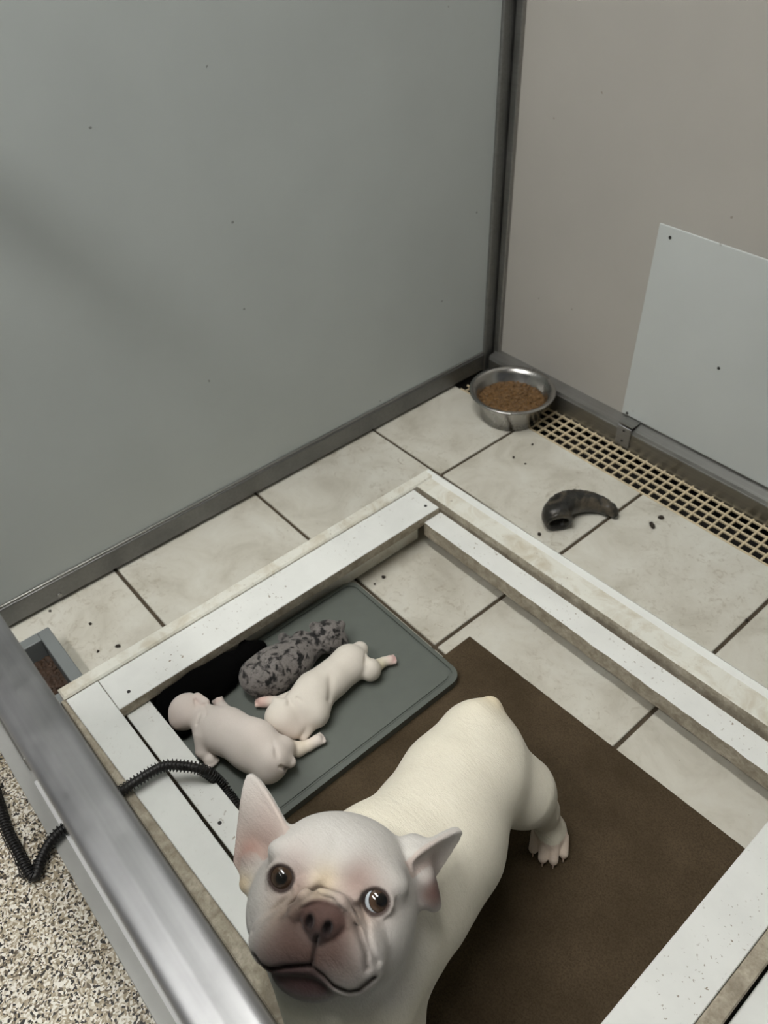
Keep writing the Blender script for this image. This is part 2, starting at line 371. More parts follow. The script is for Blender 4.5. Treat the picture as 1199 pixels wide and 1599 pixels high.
# ------------------------------------------------------------------ whelping frame
ZT = .26 * T
fr = empty('whelping_frame', (.5, -.4, 0)); tag(fr, 'low whelping frame of worn white painted boards on the tiles', 'whelping box')
def lerp_line(y0, y1, xa, xb, x): return y0 + (y1 - y0) * (x - xa) / (xb - xa)
def board(name, pts_t, z0, z1, top, side, bevel=.0015, parent=fr, label=None, rough_edge=None):
    """flat board from a plan outline (tiles); optional jagged edge = (i, amplitude) between pts i and i+1"""
    P = [np.array(p, float) * T for p in pts_t]
    if rough_edge:
        i, amp = rough_edge; a, b = P[i], P[(i + 1) % len(P)]; n = 70; d = (b - a) / np.linalg.norm(b - a); nn = np.array([d[1], -d[0]])
        ext = []; v = 0
        for k in range(1, n):
            v = .6 * v + random.uniform(-1, 1) * amp
            ext.append(a + (b - a) * (k / n) - nn * abs(v))
        P = P[:i + 1] + ext + P[i + 1:]
    bm = prism_bm(P, z0, z1, 0)
    bmesh.ops.bevel(bm, geom=[e for e in bm.edges if abs(e.verts[0].co.z - z1) < 1e-6 and abs(e.verts[1].co.z - z1) < 1e-6], offset=bevel, segments=1, affect='EDGES') if not rough_edge else None
    for f in bm.faces: f.material_index = 0 if f.normal.z > .3 else 1
    o = part(mesh_obj(name, bm, [top, side]), parent)
    if label: o['label'] = label
    return o
ry = lambda x: lerp_line(-.215, -.150, .117, 2.95, x)     # right side runs slightly askew
# far side
board('wall_plank', [(.120, -2.64), (.196, -2.64), (.196, -.222), (.120, -.222)], .0, ZT, M['paint_dirty'], M['paint_dirty'], .003)
LEDGE = board('ledge_board', [(.198, -2.468), (.415, -2.468), (.415, -.415), (.198, -.415)], ZT - .015 * T - .021, ZT - .015 * T, M['paint'], M['raw'], .001)
board('ledge_cleat', [(.21, -2.30), (.345, -2.30), (.345, -.52), (.21, -.52)], .004, ZT - .015 * T - .021, M['paint_dirty'], M['paint_dirty'], .001)
# right side
board('wall_plank', [(.120, ry(.12)), (2.96, ry(2.96)), (2.96, ry(2.96) - .062), (.120, ry(.12) - .062)], .0, ZT + .004, M['paint_clean'], M['paint_clean'], .010)
board('top_board', [(.199, ry(.2) - .064), (2.89, ry(2.89) - .064), (2.89, ry(2.89) - .198), (.199, ry(.2) - .178)], .006, ZT, M['paint_dirty'], M['raw'], .0015)
board('inner_rail', [(.417, -.403), (2.89, -.382), (2.89, -.519), (.417, -.532)], .034, .200 * T, M['paint'], M['raw'], .001, rough_edge=(2, .0011))
# left side
board('wall_plank', [(.196, -2.655), (2.96, -2.655), (2.96, -2.556), (.196, -2.636)], .0, ZT, M['raw'], M['raw'], .002)
board('top_board', [(.200, -2.634), (2.69, -2.562), (2.69, -2.452), (.200, -2.472)], .006, ZT - .003, M['paint_clean'], M['raw'], .0012)
LRAIL = board('inner_rail', [(.200, -2.452), (2.69, -2.420), (2.69, -2.285), (.200, -2.330)], .0245, .172 * T, M['paint'], M['raw'], .001)
# near side
board('top_board', [(2.692, -2.583), (2.895, -2.583), (2.895, ry(2.8) - .205), (2.680, ry(2.7) - .205)], .060, ZT + .001, M['paint'], M['raw'], .0012)
board('wall_plank', [(2.898, -2.583), (2.96, -2.583), (2.96, ry(2.8) - .07), (2.898, ry(2.8) - .07)], .0, ZT + .004, M['raw'], M['raw'], .002)
board('outer_board', [(2.972, -2.64), (3.14, -2.64), (3.14, ry(2.8) + .05), (2.972, ry(2.8) + .05)], .0, ZT - .01, M['paint_clean'], M['raw'], .0012)
for (px, py, z) in ((201, 1080, ZT - .015 * T), (664.5, 790, ZT - .015 * T), (343, 1285, .172 * T)):
    q = wp(px, py, z); s = mesh_obj('screw', lathe_bm([(0, .0006), (.0028, .0006), (.0032, -.001)], 16, (q[0], q[1], q[2])), M['hole'], LRAIL if px == 343 else LEDGE)

# ------------------------------------------------------------------ carpet and heat mat
def rrect(x0, x1, y0, y1, r, n=8):
    out = []
    for cx_, cy_, a0 in ((x1 - r, y1 - r, 0), (x0 + r, y1 - r, 90), (x0 + r, y0 + r, 180), (x1 - r, y0 + r, 270)):
        for k in range(n + 1):
            a = math.radians(a0 + 90 * k / n); out.append((cx_ + r * math.cos(a), cy_ + r * math.sin(a)))
    return out
cpts = [(1.085, -.826), (2.652, -.778), (2.69, -.78), (2.70, -2.27), (1.085, -2.27)]
bm = prism_bm([(a * T, b * T) for a, b in cpts], .0003, .0065, 0)
ca = mesh_obj('carpet', bm, M['carpet']); tag(ca, 'dark brown short-pile carpet piece under the mother dog', 'rug')
hm = empty('heat_mat', (.82 * T, -1.7 * T, .007)); tag(hm, 'grey green plastic heat mat with rounded corners under the puppies', 'mat')
mx0, mx1, my0, my1 = .372 * T, 1.262 * T, -2.44 * T, -1.052 * T
MZ = .0215
part(mesh_obj('base', prism_bm(rrect(mx0, mx1, my0, my1, .024), .007, .0185, 0), M['mat_dark']), hm)
bm = prism_bm(rrect(mx0 + .011, mx1 - .011, my0 + .011, my1 - .011, .018), .0185, MZ, 0)
bmesh.ops.bevel(bm, geom=[e for e in bm.edges if abs(e.verts[0].co.z - MZ) < 1e-6 and abs(e.verts[1].co.z - MZ) < 1e-6], offset=.0022, segments=2, affect='EDGES')
part(mesh_obj('heated_top', bm, M['mat']), hm)
def ring_bm(o, i, z0, z1):
    bm = bmesh.new(); n = len(o)
    A = [bm.verts.new((*p, z1)) for p in o]; B = [bm.verts.new((*p, z1)) for p in i]; C = [bm.verts.new((*p, z0)) for p in o]; D = [bm.verts.new((*p, z0)) for p in i]
    for k in range(n):
        l = (k + 1) % n
        bm.faces.new((A[k], A[l], B[l], B[k])); bm.faces.new((C[k], C[l], A[l], A[k])); bm.faces.new((B[k], B[l], D[l], D[k]))
    bmesh.ops.recalc_face_normals(bm, faces=bm.faces[:]); return bm
part(mesh_obj('raised_rim', ring_bm(rrect(mx0, mx1, my0, my1, .024), rrect(mx0 + .007, mx1 - .007, my0 + .007, my1 - .007, .020), .0184, .0222), M['mat_dark']), hm)

# ------------------------------------------------------------------ food bowl
bc = np.array([-.150 * T, .833 * T])
BR = .0985
bowl = mesh_obj('food_bowl', lathe_bm([(0, 0), (.066, 0), (.071, .003), (.080, .052), (.086, .064), (BR - .003, .068), (BR, .0665), (BR + .0005, .069), (BR - .001, .071), (BR - .008, .0705), (.086, .067), (.080, .060), (.068, .010), (.060, .006), (0, .006)], 96, (0, 0, 0)), M['steel'], None, True)
bowl.location = (bc[0], bc[1], .0002); tag(bowl, 'round stainless steel food bowl in the corner of the pen', 'bowl')
def food(name, cx_, cy_, inside, z, n, size, mat, bump, label):
    bm = bmesh.new(); rnd = random.Random(3)
    # lumpy bed
    N = 28; grid = {}
    R_ = inside['r'] if 'r' in inside else None
    if R_:
        rings = []
        for a in range(9):
            rr = R_ * a / 8
            rings.append([bm.verts.new((cx_ + rr * math.cos(2 * math.pi * k / 40), cy_ + rr * math.sin(2 * math.pi * k / 40), z + bump * (1 - (a / 8) ** 2) + rnd.uniform(-.0015, .0015))) for k in range(40)] if a else [bm.verts.new((cx_, cy_, z + bump))])
        for A, B in zip(rings[:-1], rings[1:]):
            for k in range(40):
                l = (k + 1) % 40
                bm.faces.new((A[0], B[k], B[l]) if len(A) == 1 else (A[k], B[k], B[l], A[l]))
    else:
        x0, x1, y0, y1 = inside['box']; bm2 = None
        g = [[bm.verts.new((x0 + (x1 - x0) * i / 14, y0 + (y1 - y0) * j / 8, z + rnd.uniform(-.002, .002))) for j in range(9)] for i in range(15)]
        for i in range(14):
            for j in range(8): bm.faces.new((g[i][j], g[i + 1][j], g[i + 1][j + 1], g[i][j + 1]))
    for k in range(n):
        if R_:
            a = rnd.uniform(0, 6.283); rr = R_ * .96 * math.sqrt(rnd.random()); px, py = cx_ + rr * math.cos(a), cy_ + rr * math.sin(a); pz = z + bump * (1 - (rr / R_) ** 2)
        else: px, py, pz = rnd.uniform(x0 + .004, x1 - .004), rnd.uniform(y0 + .004, y1 - .004), z
        r = bmesh.ops.create_icosphere(bm, subdivisions=1, radius=1)
        rot = Matrix.Rotation(rnd.uniform(0, 6.28), 3, 'Z') @ Matrix.Rotation(rnd.uniform(-.6, .6), 3, 'X')
        sc = Vector((rnd.uniform(.7, 1.4), rnd.uniform(.6, 1), rnd.uniform(.4, .8))) * size
        for v in r['verts']: v.co = Vector((px, py, pz + size * .2)) + rot @ Vector((v.co.x * sc.x, v.co.y * sc.y, v.co.z * sc.z)) * rnd.uniform(.85, 1.15)
    bmesh.ops.recalc_face_normals(bm, faces=bm.faces[:])
    o = mesh_obj(name, bm, mat); tag(o, label, 'dog food', None, 'stuff'); return o
food('dog_food', bc[0], bc[1], {'r': .0765}, .040, 420, .0042, M['kibble'], .010, 'brown crumbly dog food filling the steel bowl')

# grey trough feeder at the far left
dz = .15 * T
q0 = wp(75, 978, dz); dx0, dy1 = q0[0], q0[1]; dx1, dy0 = .112 * T, -.912
w_ = .021
bm = bmesh.new()
def add_box(bm, x0, x1, y0, y1, z0, z1):
    r = bmesh.ops.create_cube(bm, size=1)
    for v in r['verts']: v.co = ((x0 + x1) / 2 + v.co.x * (x1 - x0), (y0 + y1) / 2 + v.co.y * (y1 - y0), (z0 + z1) / 2 + v.co.z * (z1 - z0))
td = empty('feed_trough', ((dx0 + dx1) / 2, (dy0 + dy1) / 2, 0)); tag(td, 'grey rectangular plastic feed trough at the far left by the gate', 'trough')
for nm, a in (('rim_side', (dx0, dx1, dy1 - w_, dy1)), ('rim_side', (dx0, dx1, dy0, dy0 + w_)), ('rim_end', (dx0, dx0 + w_, dy0 + w_, dy1 - w_)), ('rim_end', (dx1 - w_, dx1, dy0 + w_, dy1 - w_))):
    part(mesh_obj(nm, box_bm(a[0], a[1], a[2], a[3], 0.0005, dz, .0018), M['dish']), td)
part(mesh_obj('trough_base', box_bm(dx0 + w_, dx1 - w_, dy0 + w_, dy1 - w_, .0005, .005), M['dish']), td)
food('dog_food', 0, 0, {'box': (dx0 + w_ + .001, dx1 - w_ - .001, dy0 + w_ + .001, dy1 - w_ - .001)}, .009, 160, .004, M['kibble_dark'], 0, 'dark brown dog food lying in the grey trough')

# ------------------------------------------------------------------ horn chew
def horn():
    pts = [wp(873, 818, .024), wp(869, 803, .028), wp(881, 788, .028), wp(906, 783, .024), wp(934, 787, .019), wp(953, 798, .012), wp(962, 807, .007)]
    P = catmull(pts, 7); n = len(P)
    rad = [np.interp(i / (n - 1), [0, .12, .35, .6, .85, 1], [.0265, .0300, .0270, .0205, .0140, .0065]) for i in range(n)]
    for i in range(n): P[i] = np.array([P[i][0], P[i][1], max(P[i][2], rad[i] * .93 + .001)])
    k = NM('dark_horn'); a = k.noise(26, 6, .65, None, .6); b = k.noise(140, 4, .6)
    k.base(k.ramp(a, [(.3, srgb(20, 20, 19)), (.5, srgb(40, 38, 34)), (.62, srgb(84, 76, 64)), (.75, srgb(36, 34, 31))])); k.set(.38, 0, .5); k.bump(b, .35, .002)
    bm = tube_mesh(P, rad, 20, False); bm.verts.ensure_lookup_table(); N = 20
    first = [bm.verts[i] for i in range(N)]; last = [bm.verts[(n - 1) * N + i] for i in range(N)]
    bm.faces.new(last)
    t = Vector(P[0] - P[1]).normalized(); c0 = Vector(P[0]); prev = first
    for f, dep in ((.80, .001), (.74, -.008), (.55, -.022), (.2, -.03)):
        ring = [bm.verts.new(c0 + Vector(((v.co.x - c0.x) * f, (v.co.y - c0.y) * f, (v.co.z - c0.z) * f * (.5 if dep < 0 else .9) - (.004 if dep < 0 else 0))) + t * dep) for v in first]
        for i in range(N): bm.faces.new((prev[i], prev[(i + 1) % N], ring[(i + 1) % N], ring[i]))
        prev = ring
    bm.faces.new(prev)
    for v in bm.verts:
        s = 1 + .06 * math.sin(v.co.x * 400) * math.sin(v.co.y * 350 + 1)
        v.co.z = max(.0008, v.co.z * s)
    bmesh.ops.recalc_face_normals(bm, faces=bm.faces[:])
    o = mesh_obj('horn_chew', bm, k.m, None, True); tag(o, 'curved hollow black horn chew lying on the tiles', 'dog chew')
horn()

# crumbs
CR = [((831, 694), .0032, 'dark crumb on the tiles just below the steel bowl'), ((801.6, 714), .0034, 'dark crumb on the tiles left of the other crumbs under the bowl'), ((820, 724), .003, 'dark crumb on the tiles lowest of those under the bowl'),
      ((1032, 808), .0062, 'upper dark crumb beside the grating right of the horn'), ((1018.6, 820.5), .0085, 'larger dark crumb right of the horn chew'), ((842, 834), .004, 'tiny dark crumb below the thick end of the horn'),
      ((184, 1009), .0042, 'round black crumb touching the far plank at the left'), ((153, 1017), .0032, 'tiny black crumb beside the trough near the far plank'), ((141, 974), .0035, 'tiny black crumb on the tile right of the trough corner'),
      ((78, 954), .004, 'tiny black crumb under the left panel rail'), ((599, 901), .0045, 'black crumb on the tile inside the frame'), ((585, 912), .0025, 'tiny crumb near the heat mat corner inside the frame'), ((1166, 968), .003, 'tiny crumb on the tiles far right outside the frame')]
for (px, py), r, lab in CR:
    bm = bmesh.new(); bmesh.ops.create_icosphere(bm, subdivisions=2, radius=1); rn = random.Random(int(px * 7))
    sx, sy = rn.uniform(.7, 1.3), rn.uniform(.6, 1.0)
    for v in bm.verts: v.co = Vector((v.co.x * sx, v.co.y * sy, v.co.z * .55)) * r * rn.uniform(.75, 1.2)
    q = wp(px, py, r * .4); o = mesh_obj('crumb', bm, M['crumb'], None, True); o.location = (q[0], q[1], r * .45); o.rotation_euler.z = rn.uniform(0, 6)
    tag(o, lab, 'crumb', 'crumbs scattered on the tiles')

# ------------------------------------------------------------------ gate, sill, front frame
GY = CAM[1] + .0225 * 0.535; GW = .0415
gt = empty('gate', (1.0, GY, 0)); tag(gt, 'low metal gate with a wide brushed aluminium top rail', 'gate')
def rail_bm(x0, x1, yc, zt, w, h):
    # rounded box section with a shallow raised ridge along the top
    sec = []; r = .008
    top = [(-w / 2 + r, 0), (-w * .18, 0), (-w * .11, .0011), (-w * .03, .0011), (w * .04, 0), (w / 2 - r, 0)]
    left = [(-w / 2 + r + r * math.cos(math.radians(a)), -r + r * math.sin(math.radians(a))) for a in (180, 157, 135, 112)]
    right = [(w / 2 - r + r * math.cos(math.radians(a)), -r + r * math.sin(math.radians(a))) for a in (67, 45, 22, 0)]
    sec = left + top + right + [(w / 2, -h), (-w / 2, -h)]
    bm = bmesh.new(); a = [bm.verts.new((x0, yc + y, zt + z)) for y, z in sec]; b = [bm.verts.new((x1, yc + y, zt + z)) for y, z in sec]
    n = len(sec)
    for i in range(n): bm.faces.new((a[i], a[(i + 1) % n], b[(i + 1) % n], b[i]))
    bm.faces.new(a); bm.faces.new(b[::-1]); bmesh.ops.recalc_face_normals(bm, faces=bm.faces[:]); return bm
part(mesh_obj('top_rail', rail_bm(.118, 1.62, GY, .594, GW, .04), M['alu'], None, True), gt)
part(mesh_obj('gate_panel', box_bm(.14, 1.6, GY - .002, GY + .002, .075, .556), M['wall_left']), gt)
part(mesh_obj('bottom_rail', box_bm(.118, 1.62, GY - .012, GY + .012, .04, .075, .003), M['alu']), gt)
for xx in (.118, 1.595): part(mesh_obj('stile', box_bm(xx, xx + .025, GY - .012, GY + .012, .075, .556, .002), M['alu']), gt)
sl = empty('gate_sill', (.8, -.965, 0)); tag(sl, 'flat aluminium sill with a white track strip under the gate', 'sill')
k0 = CAM[2]
part(mesh_obj('sill_plate', box_bm(-.21, 2.2, CAM[1] - .0375 * k0, -.884, -.0008, .004, .001, 1), M['sill']), sl)
part(mesh_obj('track_strip', box_bm(.11, 2.2, CAM[1] - .0207 * k0, CAM[1] - .0118 * k0, .004, .009, .0008, 1), M['track']), sl)
xs_ = [.155 + .118 * i for i in range(9)]
for i, x0 in enumerate(xs_):
    bm = prism_bm([(x0, CAM[1] - .0098 * k0), (x0 + .098, CAM[1] - .0098 * k0), (x0 + .103, CAM[1] - .004 * k0), (x0 - .004, CAM[1] - .004 * k0)], .004, .011, .001)
    part(mesh_obj('glint_tab', bm, M['track']), sl)  # pale tabs standing for the row of white glints beside the track
ff = empty('front_frame', (.09, -.93, 0)); tag(ff, 'fixed aluminium front frame between the gate and the left panel', 'frame')
part(mesh_obj('stile', box_bm(.088, .112, -.955, -.918, .0045, 1.19, .003), M['alu_mid']), ff)
part(mesh_obj('base_rail', box_bm(-.21, .088, -.962, -.918, .0045, .04, .003), M['alu_mid']), ff)
part(mesh_obj('top_rail', box_bm(-.21, .112, -.955, -.918, 1.13, 1.19, .004), M['alu_mid']), ff)

# ------------------------------------------------------------------ cord wrapped in wire spring
cpath = [wp(372, 1262, .030), wp(356, 1240, .030), wp(343, 1222, .045), wp(318, 1203, .080), wp(285, 1196, .092), wp(250, 1198, .100), (.276, -.866, .100), (.268, -.893, .085), (.256, -.918, .030), (.244, -.942, .020), tuple(wp(104, 1292, .018)), tuple(wp(80, 1312, .016)), tuple(wp(64, 1340, .012)), tuple(wp(55, 1368, .010)), tuple(wp(44, 1362, .010)), tuple(wp(28, 1330, .010)), tuple(wp(12, 1300, .010)), tuple(wp(0, 1262, .010)), tuple(wp(-14, 1215, .010))]
CP = catmull(cpath, 10); CP = [(p[0], p[1], max(p[2], .0095)) for p in CP]
cr = empty('spring_cord', (.27, -.9, 0)); tag(cr, 'black power cord wrapped in wire spring crossing the frame and gate sill', 'cord')
part(mesh_obj('cable', tube_mesh(CP, .0064, 12), M['rubber'], None, True), cr)
hp = []; A = np.array(CP); seg = np.linalg.norm(np.diff(A, axis=0), axis=1); L = np.concatenate([[0], np.cumsum(seg)]); pitch = .0052; ns = int(L[-1] / pitch * 10)
for i in range(ns):
    s = L[-1] * i / ns; c_ = np.array([np.interp(s, L, A[:, k]) for k in range(3)]); c2 = np.array([np.interp(min(s + .004, L[-1]), L, A[:, k]) for k in range(3)]); t = c2 - c_
    t /= max(1e-9, np.linalg.norm(t)); u = np.cross(t, [0, 0, 1.]); u /= max(1e-9, np.linalg.norm(u)); v = np.cross(u, t); a = 2 * math.pi * s / pitch
    hp.append(tuple(c_ + (u * math.cos(a) + v * math.sin(a)) * .0085))
part(mesh_obj('spring', tube_mesh(hp, .0009, 5), M['black'], None, True), cr)

# ------------------------------------------------------------------ animals: smooth-blended bodies meshed as one continuous surface
def smin(a, b, k):
    if k <= 0: return np.minimum(a, b)
    h = np.clip(.5 + .5 * (b - a) / k, 0, 1); return b + (a - b) * h - k * h * (1 - h)
def cone(a, b, ra, rb):
    a = np.array(a, float); b = np.array(b, float); d = b - a; L2 = max(d @ d, 1e-12)
    def f(p):
        q = p - a; t = np.clip(q @ d / L2, 0, 1); r = q - t[:, None] * d
        return np.sqrt(np.einsum('ij,ij->i', r, r)) - (ra + (rb - ra) * t)
    return f
def ell(c, r, R=None):
    c = np.array(c, float); r = np.array(r, float)
    def f(p):
        q = p - c
        if R is not None: q = q @ R
        k0 = np.sqrt((((q / r) ** 2)).sum(1)); k1 = np.sqrt((((q / (r * r)) ** 2)).sum(1))
        return np.where(k1 > 1e-9, k0 * (k0 - 1) / np.maximum(k1, 1e-9), -r.min())
    return f
def polydist(p, line):
    best = None
    for a, b in zip(line[:-1], line[1:]):
        a = np.array(a, float); b = np.array(b, float); d = b - a; q = p - a
        t = np.clip(q @ d / max(d @ d, 1e-12), 0, 1); r = q - t[:, None] * d; e = np.sqrt((r * r).sum(1))
        best = e if best is None else np.minimum(best, e)
    return best
class Body:
    def __init__(self): self.ops = []
    def add(self, f, k=.02, fr=None): self.ops.append(('u', f, k, fr)); return self
    def cut(self, f, k=.004, fr=None): self.ops.append(('c', f, k, fr)); return self
    def groove(self, g, fr=None): self.ops.append(('g', g, 0, fr)); return self    # g(p) -> offset added to the distance
    def chain(self, pts, rad, k=.02, fr=None):
        for i in range(len(pts) - 1): self.add(cone(pts[i], pts[i + 1], rad[i], rad[i + 1]), k if i == 0 else min(k, .012), fr)
    def __call__(self, p):
        d = np.full(len(p), 1e3); cache = {}
        for op, f, k, fr in self.ops:
            q = p
            if fr is not None:
                if id(fr) not in cache: cache[id(fr)] = (p - fr[0]) @ fr[1]
                q = cache[id(fr)]
            if op == 'u': d = smin(d, f(q), k)
            elif op == 'c': d = -smin(-d, f(q), k)
            else: d = d + f(q)
        return d
def sdf_mesh(name, F, lo, hi, h, B=8):
    lo = np.array(lo, float); n = np.ceil((np.array(hi) - lo) / h / B).astype(int); dim = n * B
    D = np.full(dim, 1.0, np.float32)
    g = np.stack(np.meshgrid(*[np.arange(k) for k in n], indexing='ij'), -1).reshape(-1, 3)
    cen = lo + (g * B + (B - 1) / 2) * h
    dc = np.concatenate([F(cen[i:i + 200000]) for i in range(0, len(cen), 200000)])
    rad = B * h * .87 * 1.5
    D.reshape(n[0], B, n[1], B, n[2], B)[...] = np.where(dc < 0, -1.0, 1.0).reshape(n)[:, None, :, None, :, None]
    act = g[np.abs(dc) < rad]
    loc = np.stack(np.meshgrid(*[np.arange(B)] * 3, indexing='ij'), -1).reshape(-1, 3)
    for i in range(0, len(act), 700):
        idx = (act[i:i + 700, None, :] * B + loc[None]).reshape(-1, 3)
        D[idx[:, 0], idx[:, 1], idx[:, 2]] = F(lo + idx * h)
    S = D < 0
    m = np.zeros(np.array(D.shape) - 1, np.int8)
    cs = [(a, b, c) for a in (0, 1) for b in (0, 1) for c in (0, 1)]
    X, Y, Z = D.shape
    for a, b, c in cs: m += S[a:X - 1 + a, b:Y - 1 + b, c:Z - 1 + c]
    cells = np.argwhere((m > 0) & (m < 8)); N = len(cells)
    vid = np.full(m.shape, -1, np.int32); vid[cells[:, 0], cells[:, 1], cells[:, 2]] = np.arange(N)
    acc = np.zeros((N, 3)); cnt = np.zeros(N)
    for a in cs:
        for ax in range(3):
            if a[ax]: continue
            b = list(a); b[ax] = 1
            d0 = D[cells[:, 0] + a[0], cells[:, 1] + a[1], cells[:, 2] + a[2]]; d1 = D[cells[:, 0] + b[0], cells[:, 1] + b[1], cells[:, 2] + b[2]]
            s = (d0 < 0) != (d1 < 0); t = np.where(s, d0 / np.where(s, d0 - d1, 1), 0)
            pos = np.tile(np.array(a, float), (N, 1)); pos[:, ax] += t
            acc += pos * s[:, None]; cnt += s
    V = lo + (cells + acc / cnt[:, None]) * h
    quads = []
    for ax in range(3):
        o1, o2 = [(1, 2), (2, 0), (0, 1)][ax]
        s0 = [slice(None)] * 3; s1 = [slice(None)] * 3; s0[ax] = slice(0, -1); s1[ax] = slice(1, None)
        A, Bm = S[tuple(s0)], S[tuple(s1)]
        e = np.argwhere(A != Bm); e = e[(e[:, o1] > 0) & (e[:, o2] > 0) & (e[:, o1] < m.shape[o1]) & (e[:, o2] < m.shape[o2])]
        inside = S[e[:, 0], e[:, 1], e[:, 2]]
        def c(d1, d2):
            q = e.copy(); q[:, o1] -= d1; q[:, o2] -= d2; return vid[q[:, 0], q[:, 1], q[:, 2]]
        Q = np.stack([c(1, 1), c(0, 1), c(0, 0), c(1, 0)], 1)
        Q[~inside] = Q[~inside][:, ::-1]; quads.append(Q)
    Q = np.concatenate(quads); Q = Q[(Q >= 0).all(1)]
    me = bpy.data.meshes.new(name); me.vertices.add(N); me.vertices.foreach_set('co', V.astype(np.float32).ravel())
    me.loops.add(Q.size); me.loops.foreach_set('vertex_index', Q.astype(np.int32).ravel())
    me.polygons.add(len(Q)); me.polygons.foreach_set('loop_start', np.arange(0, Q.size, 4, dtype=np.int32)); me.polygons.foreach_set('use_smooth', np.ones(len(Q), bool))
    me.update(calc_edges=True); me.validate()
    return me, V
def paint(me, col):
    at = me.color_attributes.new('coat', 'FLOAT_COLOR', 'POINT'); c = np.ones((len(col), 4), np.float32); c[:, :3] = np.clip(col, 0, 1); at.data.foreach_set('color', c.ravel())
def blendc(col, w, c): return col + (np.array(c) - col) * np.clip(w, 0, 1)[:, None]
def gauss(d, s): return np.exp(-(d / s) ** 2)
def unit(v): v = np.array(v, float); return v / np.linalg.norm(v)

# ---------------- mother dog
def build_dog():
    O = wp(511, 1390, .385)                                  # between the eyes
    v = unit(CAM - O); rI = RC[0] - v * (RC[0] @ v); rI = unit(rI); uI = np.cross(v, rI)   # image right, image up
    a = math.radians(13.7)
    hr = rI * math.cos(a) - uI * math.sin(a); hu = rI * math.sin(a) + uI * math.cos(a)
    F = unit(v * 1.0 - hu * math.tan(math.radians(11)) - hr * math.tan(math.radians(9)))
    hx = unit(hr - F * (hr @ F)); hy = np.cross(F, hx)
    Hm = np.stack([hx, hy, F], 1); HF = (O, Hm)
    def hp(x, y, z0):                                        # picture point -> head coordinates on the plane z = z0
        d = ray(x, y); o = (CAM - O) @ Hm; dd = d @ Hm; t = (z0 - o[2]) / dd[2]; return o + dd * t
    W = lambda q: O + Hm @ np.array(q, float)
    D = Body()
    # trunk
    S0 = wp(742, 1172, .180); S1 = wp(718, 1222, .182); S2 = wp(678, 1310, .186); S3 = wp(622, 1395, .192); S4 = wp(556, 1490, .205)
    D.add(cone(S0, S1, .048, .066), .02)
    D.add(cone(S1, S2, .066, .080), .03); D.add(cone(S2, S3, .080, .078), .03); D.add(cone(S3, S4, .078, .068), .03)
    D.add(ell(wp(556, 1490, .158), (.055, .055, .066)), .03)
    # rump and tail stub
    D.add(ell(wp(742, 1140, .205), (.038, .038, .034)), .03)
    D.add(cone(wp(750, 1118, .222), wp(766, 1104, .222), .022, .014), .012)
    D.add(ell(wp(690, 1215, .18), (.040, .045, .05)), .03)
    # withers, shoulders
    D.add(ell(wp(585, 1350, .24), (.066, .066, .05)), .04)
    D.add(ell(wp(622, 1460, .16), (.036, .042, .08)), .03)
    # neck to skull
    D.add(cone(S4 + np.array([-.005, .01, .02]), W((0, -.03, -.085)), .074, .066), .04)
    D.add(cone(wp(540, 1600, .20), W((0, -.075, -.07)), .055, .048), .04)
    # hind legs
    def paw(c, dirv, s=1.0, up=(0, 0, 1)):
        dv = unit(np.array([dirv[0], dirv[1], 0])); sd = np.array([-dv[1], dv[0], 0]); R = np.stack([dv, sd, np.array([0, 0, 1.])], 1)
        D.add(ell(c + np.array([0, 0, .017]), (.024 * s, .021 * s, .017 * s), R), .015)
        for i, (o1, o2) in enumerate(((-.019, .014), (-.0068, .025), (.0062, .025), (.018, .013))):
            b = c + sd * o1 * s + dv * (o2 - .012) * s + np.array([0, 0, .016]); t = c + sd * o1 * 1.12 * s + dv * (o2 + .008) * s + np.array([0, 0, .0085])
            D.add(cone(b, t, .0080 * s, .0066 * s), .0018)
            CL.append((t + dv * .004, t + dv * .0105 + np.array([0, 0, -.0035])))
    CL = []
    hpw = wp(858, 1308, .012); hpw[2] = .0068
    fw = unit(wp(853, 1400, 0) - wp(858, 1320, 0))
    hip = wp(762, 1205, .17); knee = wp(812, 1236, .125); hock = wp(843, 1264, .072)
    D.add(cone(hip, knee, .055, .042), .04); D.add(cone(knee, hock, .040, .025), .03); D.add(cone(hock, hpw + np.array([0, 0, .020]) - fw * .010, .024, .017), .010)
    paw(hpw, fw, 1.0)
    h2 = wp(705, 1200, .15); k2 = wp(672, 1225, .12); p2 = wp(680, 1235, .007); p2[2] = .0065
    D.add(cone(h2, k2, .046, .040), .03); D.add(cone(k2, p2 + np.array([0, 0, .05]), .04, .026), .02); D.add(cone(p2 + np.array([0, 0, .05]), p2 + np.array([0, 0, .02]), .026, .02), .012)
    paw(p2, unit(S3 - S0))
    # front legs: paws planted on the boards of the frame
    fd = np.array([.35, -.93])
    for (tx, ty, tz), sh in (((.685, -.842, ZT + .0005), wp(540, 1500, .17)), ((.775, -.842, ZT + .0005), wp(612, 1515, .15))):
        pc = np.array([tx, ty, tz]); el = (sh + pc) / 2 + np.array([.0, .015, .01])
        D.add(cone(sh, el, .044, .032), .03); D.add(cone(el, pc + np.array([0, 0, .025]), .033, .022), .012); paw(pc, fd)
    # ---------------- head (head coordinates: x picture-right, y up, z out of the face)
    A = lambda f, k=.012: D.add(f, k, HF)
    A(ell((.004, -.002, -.066), (.071, .062, .066)), .02)                    # skull
    A(ell((.0, .025, -.046), (.056, .033, .044)), .02)                      # forehead
    for s in (-1, 1):
        A(ell((.050 * s, -.032, -.052), (.030, .044, .048)), .02)           # cheek
        A(ell((.046 * s, .017, -.022), (.022, .013, .015)), .014)           # brow
    A(ell((0, -.034, -.020), (.048, .034, .034)), .016)                     # muzzle block
    fl = hp(440, 1475, .012); frr = hp(545, 1500, .010)
